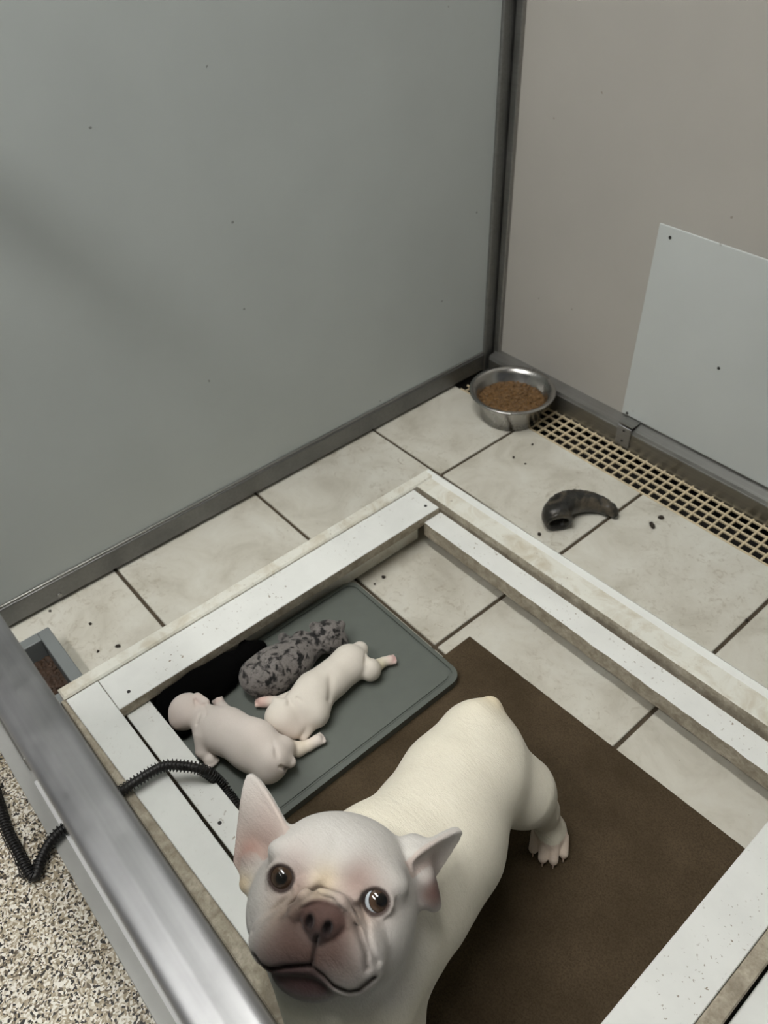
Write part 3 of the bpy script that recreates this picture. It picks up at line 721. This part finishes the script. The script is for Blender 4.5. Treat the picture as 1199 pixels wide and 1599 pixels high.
    A(ell((fl[0] - .002, fl[1], .000), (.031, .026, .031)), .007)                  # flews
    A(ell((frr[0], frr[1] + .002, -.002), (.031, .033, .031)), .007)
    A(ell((.0, -.050, .004), (.026, .020, .022)), .012)
    nt = hp(500, 1440, .030); ns = nt[:2]
    roll = [hp(448, 1450, .012), hp(458, 1425, .016), hp(478, 1405, .021), hp(503, 1402, .023), hp(528, 1412, .021), hp(545, 1438, .016), hp(556, 1468, .012)]
    for p0, p1 in zip(roll[:-1], roll[1:]): A(cone(p0 - np.array([0, 0, .003]), p1 - np.array([0, 0, .003]), .0080, .0080), .004)
    fold2 = [hp(400, 1450, -.012), hp(428, 1422, -.004), hp(456, 1398, .004), hp(486, 1383, .006)]
    for p0, p1 in zip(fold2[:-1], fold2[1:]): A(cone(p0 - np.array([0, 0, .008]), p1 - np.array([0, 0, .006]), .0088, .008), .005)
    fold3 = [hp(525, 1388, .004), hp(552, 1404, .004), hp(574, 1448, .0), hp(584, 1490, -.004)]
    for p0, p1 in zip(fold3[:-1], fold3[1:]): A(cone(p0 - np.array([0, 0, .008]), p1 - np.array([0, 0, .006]), .0085, .0085), .005)
    # lower jaw
    jw = hp(478, 1530, -.004)
    A(ell((jw[0] - .002, jw[1] - .001, -.022), (.035, .020, .030)), .006)
    # nose pad
    A(ell((nt[0], nt[1], .019), (.0195, .0155, .012)), .004)
    A(ell((nt[0], nt[1] - .010, .018), (.010, .010, .010)), .004)
    for px, py in ((482.5, 1441), (511.5, 1451)):
        q = hp(px, py, .028); D.cut(lambda p, f=ell((q[0], q[1], .030), (.0038, .0062, .009)): -f(p) if 0 else -f(p), .002, HF) if 0 else D.ops.append(('c', (lambda f: (lambda p: f(p)))(ell((q[0], q[1], .030), (.0040, .0066, .009))), .002, HF))
    # eyes: socket, lids
    eyes = []
    for (px, py) in ((438, 1371.5), (586.4, 1408)):
        e = hp(px, py, -.004); eyes.append(e)
        D.ops.append(('c', ell((e[0], e[1], .002), (.0135, .0126, .014)), .003, HF))
        th = np.linspace(0, 2 * math.pi, 15); ring = [np.array([e[0] + .0136 * math.cos(t), e[1] + .0126 * math.sin(t), e[2] - .004 - .10 * abs(math.cos(t)) * .012]) for t in th]
        for p0, p1 in zip(ring[:-1], ring[1:]): A(cone(p0, p1, .0027, .0027), .003)
    # creases
    def crease(pts, w, dep, z0):
        line = [hp(x, y, z0)[:2] for x, y in pts]
        def g(p):
            near = (np.abs(p[:, 0]) < .11) & (np.abs(p[:, 1]) < .13) & (p[:, 2] > -.055) & (p[:, 2] < .06)
            out = np.zeros(len(p)); i = np.where(near)[0]
            if len(i): out[i] = dep * gauss(polydist(p[i][:, :2], line), w)
            return out
        D.groove(g, HF); return line
    crL = crease([(492, 1389), (475, 1402), (457.6, 1412.6), (443, 1432)], .0034, .0024, .010)
    crease([(465, 1386), (430, 1420), (400, 1452)], .0026, .003, .0)
    crR = crease([(500, 1393), (525, 1402), (550, 1431), (565, 1460), (574, 1482), (576, 1508)], .0022, .0050, .010)
    crease([(557.6, 1413), (575, 1445), (581, 1470), (592, 1498)], .0024, .0036, .002)
    crP = crease([(496, 1462), (492, 1472), (486.5, 1504)], .0014, .0045, .026)
    lipL = crease([(486, 1504), (465, 1505), (445, 1506.5), (424, 1512), (408, 1506), (399, 1491)], .0020, .0065, .014)
    lipR = crease([(486, 1504), (505, 1520), (520, 1537), (545, 1548), (560, 1546), (583, 1528)], .0020, .0042, .014)
    crease([(516, 1375), (520, 1340), (524, 1310)], .006, .0018, -.01)
    crease([(470, 1418), (500, 1408), (530, 1420)], .0016, .002, .022)
    # ears
    def ear(base_lo, base_hi, tip, nrm, th, hollow):
        b0, b1, t = map(np.array, (base_lo, base_hi, tip)); bc_ = (b0 + b1) / 2; n = unit(nrm); ax = unit(t - bc_); n = unit(n - ax * (n @ ax)); wv = np.cross(n, ax)
        L = np.linalg.norm(t - bc_); w0 = np.linalg.norm(b1 - b0) / 2
        def shape(p, off, sc, th_):
            q = p - bc_; u = q @ ax / L; s = q @ wv; m_ = q @ n - off
            uu = np.clip(u, -.25, 1); half = w0 * sc * np.clip(1 - np.clip(uu, 0, 1), 0, 1) ** .72 * np.where(uu < 0, np.sqrt(np.clip(1 - (uu / .25) ** 2, 0, 1)), 1) + .0015
            bend = .22 * (s / w0) ** 2 * w0 * (1 if hollow else .5)                       # cupped edges towards the opening
            dm = np.abs(m_ - bend) - th_
            ds = np.abs(s) - half; du = np.maximum(u - 1, -.25 - u) * L
            o_ = np.stack([np.maximum(ds, 0), np.maximum(dm, 0), np.maximum(du, 0)], 1)
            return (np.sqrt((o_ ** 2).sum(1)) + np.minimum(np.maximum(np.maximum(ds, dm), du), 0) - .0022) * .8
        A(lambda p: shape(p, 0, 1, th), .010)
        EARS.append((bc_, ax, wv, n, L, w0))
    EARS = []
    eL0, eL1, eLt = hp(392, 1376, -.050), hp(446, 1275, -.062), hp(391, 1212, -.062)
    ear(eL0, eL1, eLt, (-.42, .0, .9), .0020, True)
    A(cone(hp(386, 1380, -.052), hp(396, 1345, -.056), .008, .012), .012)
    eR0, eR1, eRt = hp(664, 1392, -.070), hp(640, 1308, -.066), hp(716, 1298, -.090)
    ear(eR0, eR1, eRt, (.40, -.62, .62), .0024, True)
    A(cone(hp(662, 1372, -.066), hp(678, 1412, -.080), .010, .007), .006)
    A(cone(hp(645, 1325, -.066), hp(662, 1400, -.072), .014, .010), .012)
    lo = np.array([.42, -.99, -.0]); hi = np.array([.90, -.38, .50])
    me, V = sdf_mesh('dog_body', D, lo, hi, .0017)
    # ---------------- coat colours, with crease shade painted in
    q = (V - O) @ Hm; N = len(V)
    col = np.tile(np.array(srgb(236, 230, 213)), (N, 1))
    head = np.clip((q[:, 2] + .14) / .06, 0, 1) * np.clip((q[:, 1] + .12) / .03, 0, 1) * (np.linalg.norm(q - np.array([0, 0, -.05]), axis=1) < .16)
    col = blendc(col, head * .9, srgb(203, 200, 197))
    front = (q[:, 2] > -.05) & (np.linalg.norm(q, axis=1) < .16)
    ff = front.astype(float); xy = q[:, :2]
    dd = lambda x, y, z: np.linalg.norm(xy - hp(x, y, z)[:2], axis=1)
    tan_ = srgb(214, 190, 160); mz = srgb(98, 74, 66); dk = srgb(98, 74, 68)
    col = blendc(col, ff * .75 * gauss(dd(507, 1378, .0), .016), srgb(232, 212, 178))
    for x, y, s, w in ((470, 1402, .014, .5), (440, 1420, .014, .4), (560, 1430, .012, .4)): col = blendc(col, ff * w * gauss(dd(x, y, .0), s), tan_)
    for x, y, s, w in ((436, 1472, .026, .70), (466, 1474, .023, .92), (522, 1480, .023, .88), (547, 1500, .026, .6), (536, 1455, .014, .6), (455, 1448, .014, .6), (468, 1425, .013, .8), (532, 1435, .012, .8), (500, 1408, .012, .7), (490, 1488, .014, .95), (420, 1490, .014, .4)):
        col = blendc(col, ff * w * gauss(dd(x, y, .012), s), mz)
    for x, y, s, w in ((470, 1378, .012, .6), (462, 1345, .018, .35), (553, 1382, .016, .65), (565, 1365, .016, .5), (436, 1374, .018, .45), (584, 1410, .020, .5)):
        col = blendc(col, ff * w * gauss(dd(x, y, -.002), s), srgb(172, 144, 134))
    for x, y, s, w in ((455, 1528, .015, 1.0), (482, 1532, .018, 1.0), (506, 1538, .012, 1.0), (430, 1519, .011, 1.0), (470, 1514, .014, 1.0), (445, 1520, .012, 1.0), (490, 1522, .010, 1.0)):
        col = blendc(col, ff * w * gauss(dd(x, y, -.004), s), srgb(72, 50, 50))
    noseq = ((q[:, 0] - nt[0]) / .0205) ** 2 + ((q[:, 1] - nt[1]) / .0165) ** 2; nz_ = ff * (q[:, 2] > .012)
    col = blendc(col, nz_ * np.clip((1.25 - noseq) / .35, 0, 1) * .95, srgb(88, 64, 58))
    col = blendc(col, nz_ * np.clip(1 - np.linalg.norm((xy - np.array([nt[0], nt[1] - .013])) / np.array([.010, .010]), axis=1), 0, 1) * 1.2, srgb(70, 58, 58))
    for px, py in ((482.5, 1441), (511.5, 1451)):
        e = hp(px, py, .028)[:2]; col = blendc(col, ff * np.clip(1.6 - np.linalg.norm((xy - e) / np.array([.0042, .0068]), axis=1), 0, 1), srgb(38, 26, 26))
    for e in eyes:
        r_ = np.linalg.norm((xy - e[:2]) / np.array([1, .93]), axis=1)
        col = blendc(col, ff * (q[:, 2] > -.03) * np.clip((.0146 - r_) / .002, 0, 1) * .95, srgb(58, 42, 38))
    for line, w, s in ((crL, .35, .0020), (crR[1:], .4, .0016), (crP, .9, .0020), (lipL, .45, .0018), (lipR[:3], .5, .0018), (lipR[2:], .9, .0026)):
        col = blendc(col, ff * w * gauss(polydist(xy, line), s), srgb(52, 38, 34))  # shade painted along the creases, plus dark lip skin
    for i, (bc_, ax, wv, n, L, w0) in enumerate(EARS):
        e = q - bc_; u = e @ ax / L; s = e @ wv / w0; m_ = e @ n - .22 * s ** 2 * w0
        ins = (m_ > -.0005) & (u > -.3) & (u < 1.05) & (np.abs(s) < 1.15) & (m_ < .012)
        col = blendc(col, ins * np.clip(.8 - .6 * u, 0, 1) * (.6 if i == 0 else .4), srgb(200, 166, 152))
        col = blendc(col, ins * gauss(np.linalg.norm(np.stack([(u - .12) * .8, (s + (.25 if i == 0 else -.1)) * .7], 1), axis=1), .34) * .25, srgb(168, 128, 116) if i == 0 else srgb(160, 130, 120))
    col = blendc(col, gauss(np.linalg.norm(q - hp(680, 1395, -.07), axis=1), .016) * .9, srgb(112, 82, 74))
    col = blendc(col, gauss(np.linalg.norm(q - hp(383, 1380, -.05), axis=1), .012) * .8, srgb(224, 198, 152))
    col = blendc(col, gauss(np.linalg.norm(q - hp(386, 1325, -.05), axis=1), .016) * .75, srgb(172, 130, 116))
    col = blendc(col, gauss(np.linalg.norm(q - hp(672, 1388, -.066), axis=1), .014) * .95, srgb(118, 84, 76))
    col = blendc(col, gauss(np.linalg.norm(q - hp(664, 1345, -.066), axis=1), .012) * .5, srgb(170, 150, 142))
    rng = np.random.default_rng(1); mott = gauss(np.linalg.norm(xy - hp(495, 1480, .01)[:2], axis=1), .05) * ff
    col = col * (1 - .16 * mott * rng.random(N))[:, None]
    pw = (V[:, 2] < .032); col = blendc(col, pw * .5, srgb(220, 190, 176))
    col = blendc(col, gauss(np.linalg.norm(V - wp(772, 1090, .225), axis=1), .03) * .6, srgb(226, 204, 160))
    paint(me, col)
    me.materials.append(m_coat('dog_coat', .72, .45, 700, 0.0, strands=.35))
    root = empty('mother_dog', (S2[0], S2[1], 0)); tag(root, 'white adult bulldog standing on the brown carpet looking up', 'dog')
    part(link(bpy.data.objects.new('body', me)), root)
    # eyes
    def eye_mat(blue):
        k = NM('dog_eye'); v_ = k.coord('Object'); sp = k.n('ShaderNodeVectorMath', operation='NORMALIZE'); k.l(v_, sp.inputs[0])
        dt = k.n('ShaderNodeVectorMath', operation='DOT_PRODUCT'); k.l(sp.outputs[0], dt.inputs[0]); dt.inputs[1].default_value = (0, 0, 1)
        white = srgb(196, 204, 210) if blue else srgb(190, 176, 164)
        k.base(k.ramp(dt.outputs['Value'], [(0, white), (.60, white), (.64, srgb(36, 26, 22)), (.70, srgb(80, 61, 46)), (.91, srgb(62, 46, 34)), (.93, srgb(10, 8, 8)), (1, srgb(8, 7, 7))]))
        k.set(.04, 0, .6, Coat_Weight=1.0, Coat_Roughness=.02); return k.m
    for i, (e, gz) in enumerate(zip(eyes, ((.04, .02, 1), (.42, .22, 1)))):
        bm = bmesh.new(); bmesh.ops.create_uvsphere(bm, u_segments=40, v_segments=28, radius=.0142)
        o = mesh_obj('eye', bm, eye_mat(i == 1), None, True); z_ = unit(Hm @ np.array(gz)); x_ = unit(np.cross(hy, z_)); y_ = np.cross(z_, x_)
        c_ = W((e[0], e[1], e[2] - .0128))
        o.matrix_world = Matrix(((x_[0], y_[0], z_[0], c_[0]), (x_[1], y_[1], z_[1], c_[1]), (x_[2], y_[2], z_[2], c_[2]), (0, 0, 0, 1)))
        o.parent = root; o.matrix_parent_inverse = Matrix.Translation(root.location).inverted()
        o['label'] = ['brown eye with a dark pupil', 'brown eye rolled aside showing bluish white'][i]
    cm = m_plain('claw', srgb(196, 172, 156), .4)
    for a_, b_2 in CL:
        part(mesh_obj('claw', tube_mesh([a_ - (b_2 - a_) * .5, a_, b_2], [.0028, .0022, .0006], 8), cm, None, True), root)
    tm = m_plain('tooth', srgb(226, 216, 200), .3)
    for px, py in ((473, 1505), (482, 1504.5), (494, 1510)):
        c_ = W(hp(px, py, .012)); part(mesh_obj('tooth', tube_mesh([c_ - Hm @ np.array([0, .003, .006]), c_, c_ + Hm @ np.array([0, .0025, .0045])], [.0022, .002, .0008], 8), tm, None, True), root)
    return root
dog = build_dog()

# ---------------- puppies
def puppy(name, label, spec, col0, pinks, mat, floor_z, hair=None):
    D = Body()
    for kind, pts, rad, k in spec:
        P = [wp(x, y, z) for x, y, z in pts]
        if kind == 'chain': D.chain(P, rad, k)
        elif kind == 'ball': D.add(ell(P[0], rad), k)
        elif kind == 'paw':      # foot with four little toes, pointing from pts[0] to pts[1]
            c0, c1 = P; d = unit(c1 - c0); s = unit(np.cross(d, [0, 0, 1.])); r = rad
            D.add(cone(c0, c1, r, r * 1.1), k)
            for t in (-1, -.35, .35, 1): D.add(cone(c1 + s * t * r * .6, c1 + s * t * r * .85 + d * r * (1.15 - .25 * abs(t)), r * .45, r * .38), .0015)
        elif kind == 'crease':
            line = P; w, dep = rad; D.groove(lambda p, line=line, w=w, dep=dep: dep * gauss(polydist(p, line), w))
    fl = floor_z + .0004
    D.ops.append(('c', lambda p: (p[:, 2] - fl), .004, None)) if 0 else None
    allp = np.array([wp(x, y, z) for kind, pts, rad, k in spec for x, y, z in pts])
    lo = allp.min(0) - .05; hi = allp.max(0) + .05; lo[2] = fl - .004
    G = lambda p: np.maximum(D(p), fl - p[:, 2])
    me, V = sdf_mesh('puppy_body', G, lo, hi, .0013)
    col = np.tile(np.array(col0), (len(V), 1))
    for (x, y, z), s, c, w in pinks: col = blendc(col, gauss(np.linalg.norm(V - wp(x, y, z), axis=1), s) * w, c)
    paint(me, col); me.materials.append(mat)
    o = link(bpy.data.objects.new(name, me)); tag(o, label, 'puppy', 'newborn puppies in the whelping frame'); return o
PINK = srgb(224, 160, 150); m_white = m_coat('white_puppy_coat', .7, .2, 1200, .0)
Zm = MZ
puppy('puppy', 'pinkish white puppy lying nearest the left rail with head on the black puppy', [
    ('chain', [(326, 1128, Zm + .032), (352, 1141, Zm + .035), (395, 1164, Zm + .037), (420, 1184, Zm + .034)], [.027, .034, .037, .033], .014),
    ('ball', [(292, 1110, Zm + .032)], (.0285, .0285, .026), .010),
    ('ball', [(283, 1124, Zm + .024)], (.017, .017, .016), .008),
    ('chain', [(308, 1089, Zm + .046), (319, 1098, Zm + .046)], [.0075, .0085], .003),
    ('chain', [(296, 1087, Zm + .036), (300, 1094, Zm + .040)], [.006, .007], .003),
    ('chain', [(362, 1124, Zm + .022), (346, 1104, Zm + .013)], [.014, .0095], .006), ('paw', [(347, 1105, Zm + .012), (342, 1097, Zm + .010)], .008, .003),
    ('chain', [(322, 1150, Zm + .028), (318, 1172, Zm + .016)], [.020, .013], .008), ('paw', [(318, 1174, Zm + .012), (328, 1186, Zm + .010)], .009, .004),
    ('ball', [(440, 1170, Zm + .028)], (.020, .020, .022), .008),
    ('chain', [(446, 1166, Zm + .020), (466, 1170, Zm + .012), (480, 1165, Zm + .011)], [.013, .0105, .0090], .006), ('paw', [(482, 1164, Zm + .010), (496, 1156, Zm + .010)], .0085, .004),
    ('ball', [(418, 1200, Zm + .026)], (.022, .022, .022), .008),
    ('chain', [(438, 1184, Zm + .036), (454, 1190, Zm + .028)], [.013, .008], .006),
    ('crease', [(436, 1196, Zm + .046), (444, 1200, Zm + .036), (450, 1204, Zm + .02)], (.0026, .007), 0),
    ('crease', [(304, 1094, Zm + .05), (312, 1110, Zm + .062), (308, 1130, Zm + .05)], (.003, .0035), 0),
    ('crease', [(318, 1100, Zm + .05), (322, 1114, Zm + .062), (318, 1136, Zm + .05)], (.003, .002), 0),
    ('crease', [(424, 1160, Zm + .06), (432, 1180, Zm + .06)], (.004, .003), 0),
    ], srgb(234, 224, 217), [((313, 1094, Zm + .045), .012, srgb(238, 218, 210), .8), ((498, 1155, Zm + .01), .007, srgb(70, 58, 56), .8), ((284, 1122, Zm + .03), .026, srgb(206, 184, 176), .6), ((342, 1098, Zm + .01), .010, srgb(222, 180, 170), .6), ((470, 1166, Zm + .014), .018, srgb(236, 222, 192), .6), ((446, 1202, Zm + .03), .006, srgb(60, 44, 40), .8)], m_white, Zm)
puppy('puppy', 'creamy white puppy stretched out across the middle of the heat mat', [
    ('chain', [(472, 1098, Zm + .031), (492, 1080, Zm + .032), (516, 1062, Zm + .030), (546, 1036, Zm + .031)], [.028, .031, .028, .032], .012),
    ('ball', [(442, 1120, Zm + .028)], (.029, .029, .026), .008),
    ('ball', [(458, 1136, Zm + .020)], (.019, .019, .018), .008),
    ('chain', [(432, 1096, Zm + .044), (444, 1100, Zm + .048)], [.0075, .0085], .003),
    ('chain', [(455, 1090, Zm + .022), (432, 1096, Zm + .013)], [.012, .0085], .006), ('paw', [(428, 1096, Zm + .011), (411, 1095, Zm + .010)], .0095, .004),
    ('ball', [(494, 1116, Zm + .024)], (.020, .020, .022), .020),
    ('chain', [(484, 1130, Zm + .016), (474, 1150, Zm + .010)], [.012, .008], .005),
    ('ball', [(578, 1046, Zm + .024)], (.018, .018, .021), .006), ('chain', [(580, 1044, Zm + .018), (598, 1034, Zm + .012)], [.013, .0085], .005), ('paw', [(600, 1033, Zm + .011), (609, 1031, Zm + .011)], .0078, .003),
    ('ball', [(562, 1014, Zm + .034)], (.0135, .0135, .0135), .006),
    ('crease', [(568, 1022, Zm + .045), (572, 1038, Zm + .048), (570, 1060, Zm + .03)], (.0028, .007), 0),
    ('crease', [(512, 1046, Zm + .05), (516, 1066, Zm + .055), (512, 1092, Zm + .04)], (.007, .003), 0),
    ('crease', [(452, 1096, Zm + .055), (468, 1112, Zm + .058), (472, 1136, Zm + .045)], (.003, .004), 0),
    ('crease', [(464, 1090, Zm + .055), (480, 1106, Zm + .058), (484, 1126, Zm + .045)], (.003, .003), 0),
    ], srgb(224, 217, 207), [((409, 1096, Zm + .01), .014, srgb(226, 170, 160), .9), ((612, 1031, Zm + .01), .008, srgb(232, 140, 148), .95), ((455, 1140, Zm + .02), .026, srgb(206, 184, 174), .6), ((590, 1042, Zm + .016), .016, srgb(238, 228, 192), .8)], m_white, Zm)
puppy('puppy', 'grey merle puppy with black spots curled behind the creamy white puppy', [
    ('chain', [(404, 1056, Zm + .034), (428, 1046, Zm + .036), (456, 1030, Zm + .034), (482, 1012, Zm + .028)], [.032, .036, .032, .024], .014),
    ('ball', [(512, 994, Zm + .034)], (.0295, .0295, .027), .008),
    ('ball', [(528, 1004, Zm + .024)], (.018, .018, .016), .008),
    ('chain', [(490, 978, Zm + .050), (498, 986, Zm + .050)], [.008, .009], .003), ('chain', [(532, 976, Zm + .042), (526, 984, Zm + .044)], [.008, .009], .003),
    ('ball', [(470, 1000, Zm + .034)], (.016, .016, .018), .008),
    ('chain', [(452, 1006, Zm + .030), (442, 996, Zm + .012)], [.012, .009], .006),
    ('chain', [(404, 1078, Zm + .018), (424, 1084, Zm + .012)], [.014, .009], .006),
    ('crease', [(488, 992, Zm + .055), (494, 1004, Zm + .058), (506, 1018, Zm + .04)], (.004, .004), 0),
    ], srgb(124, 119, 116), [((422, 1084, Zm + .01), .010, srgb(200, 140, 128), .6)], m_coat('merle_coat', .7, .25, 1200, 0, True), Zm)
puppy('puppy', 'black puppy lying in the dark corner under the far ledge board', [
    ('chain', [(270, 1097, Zm + .020), (310, 1072, Zm + .021), (358, 1042, Zm + .021)], [.026, .027, .026], .02),
    ('ball', [(388, 1020, Zm + .020)], (.022, .022, .019), .014),
    ('ball', [(404, 1012, Zm + .016)], (.014, .014, .013), .010),
    ('chain', [(380, 1004, Zm + .026), (386, 1012, Zm + .026)], [.006, .007], .006),
    ('chain', [(352, 1062, Zm + .014), (338, 1082, Zm + .010)], [.018, .012], .012), ('chain', [(276, 1110, Zm + .016), (285, 1138, Zm + .012)], [.022, .014], .012),
    ], srgb(6, 6, 6), [], m_coat('black_coat', 1.0, .2, 1200, sheen=0.0), Zm)
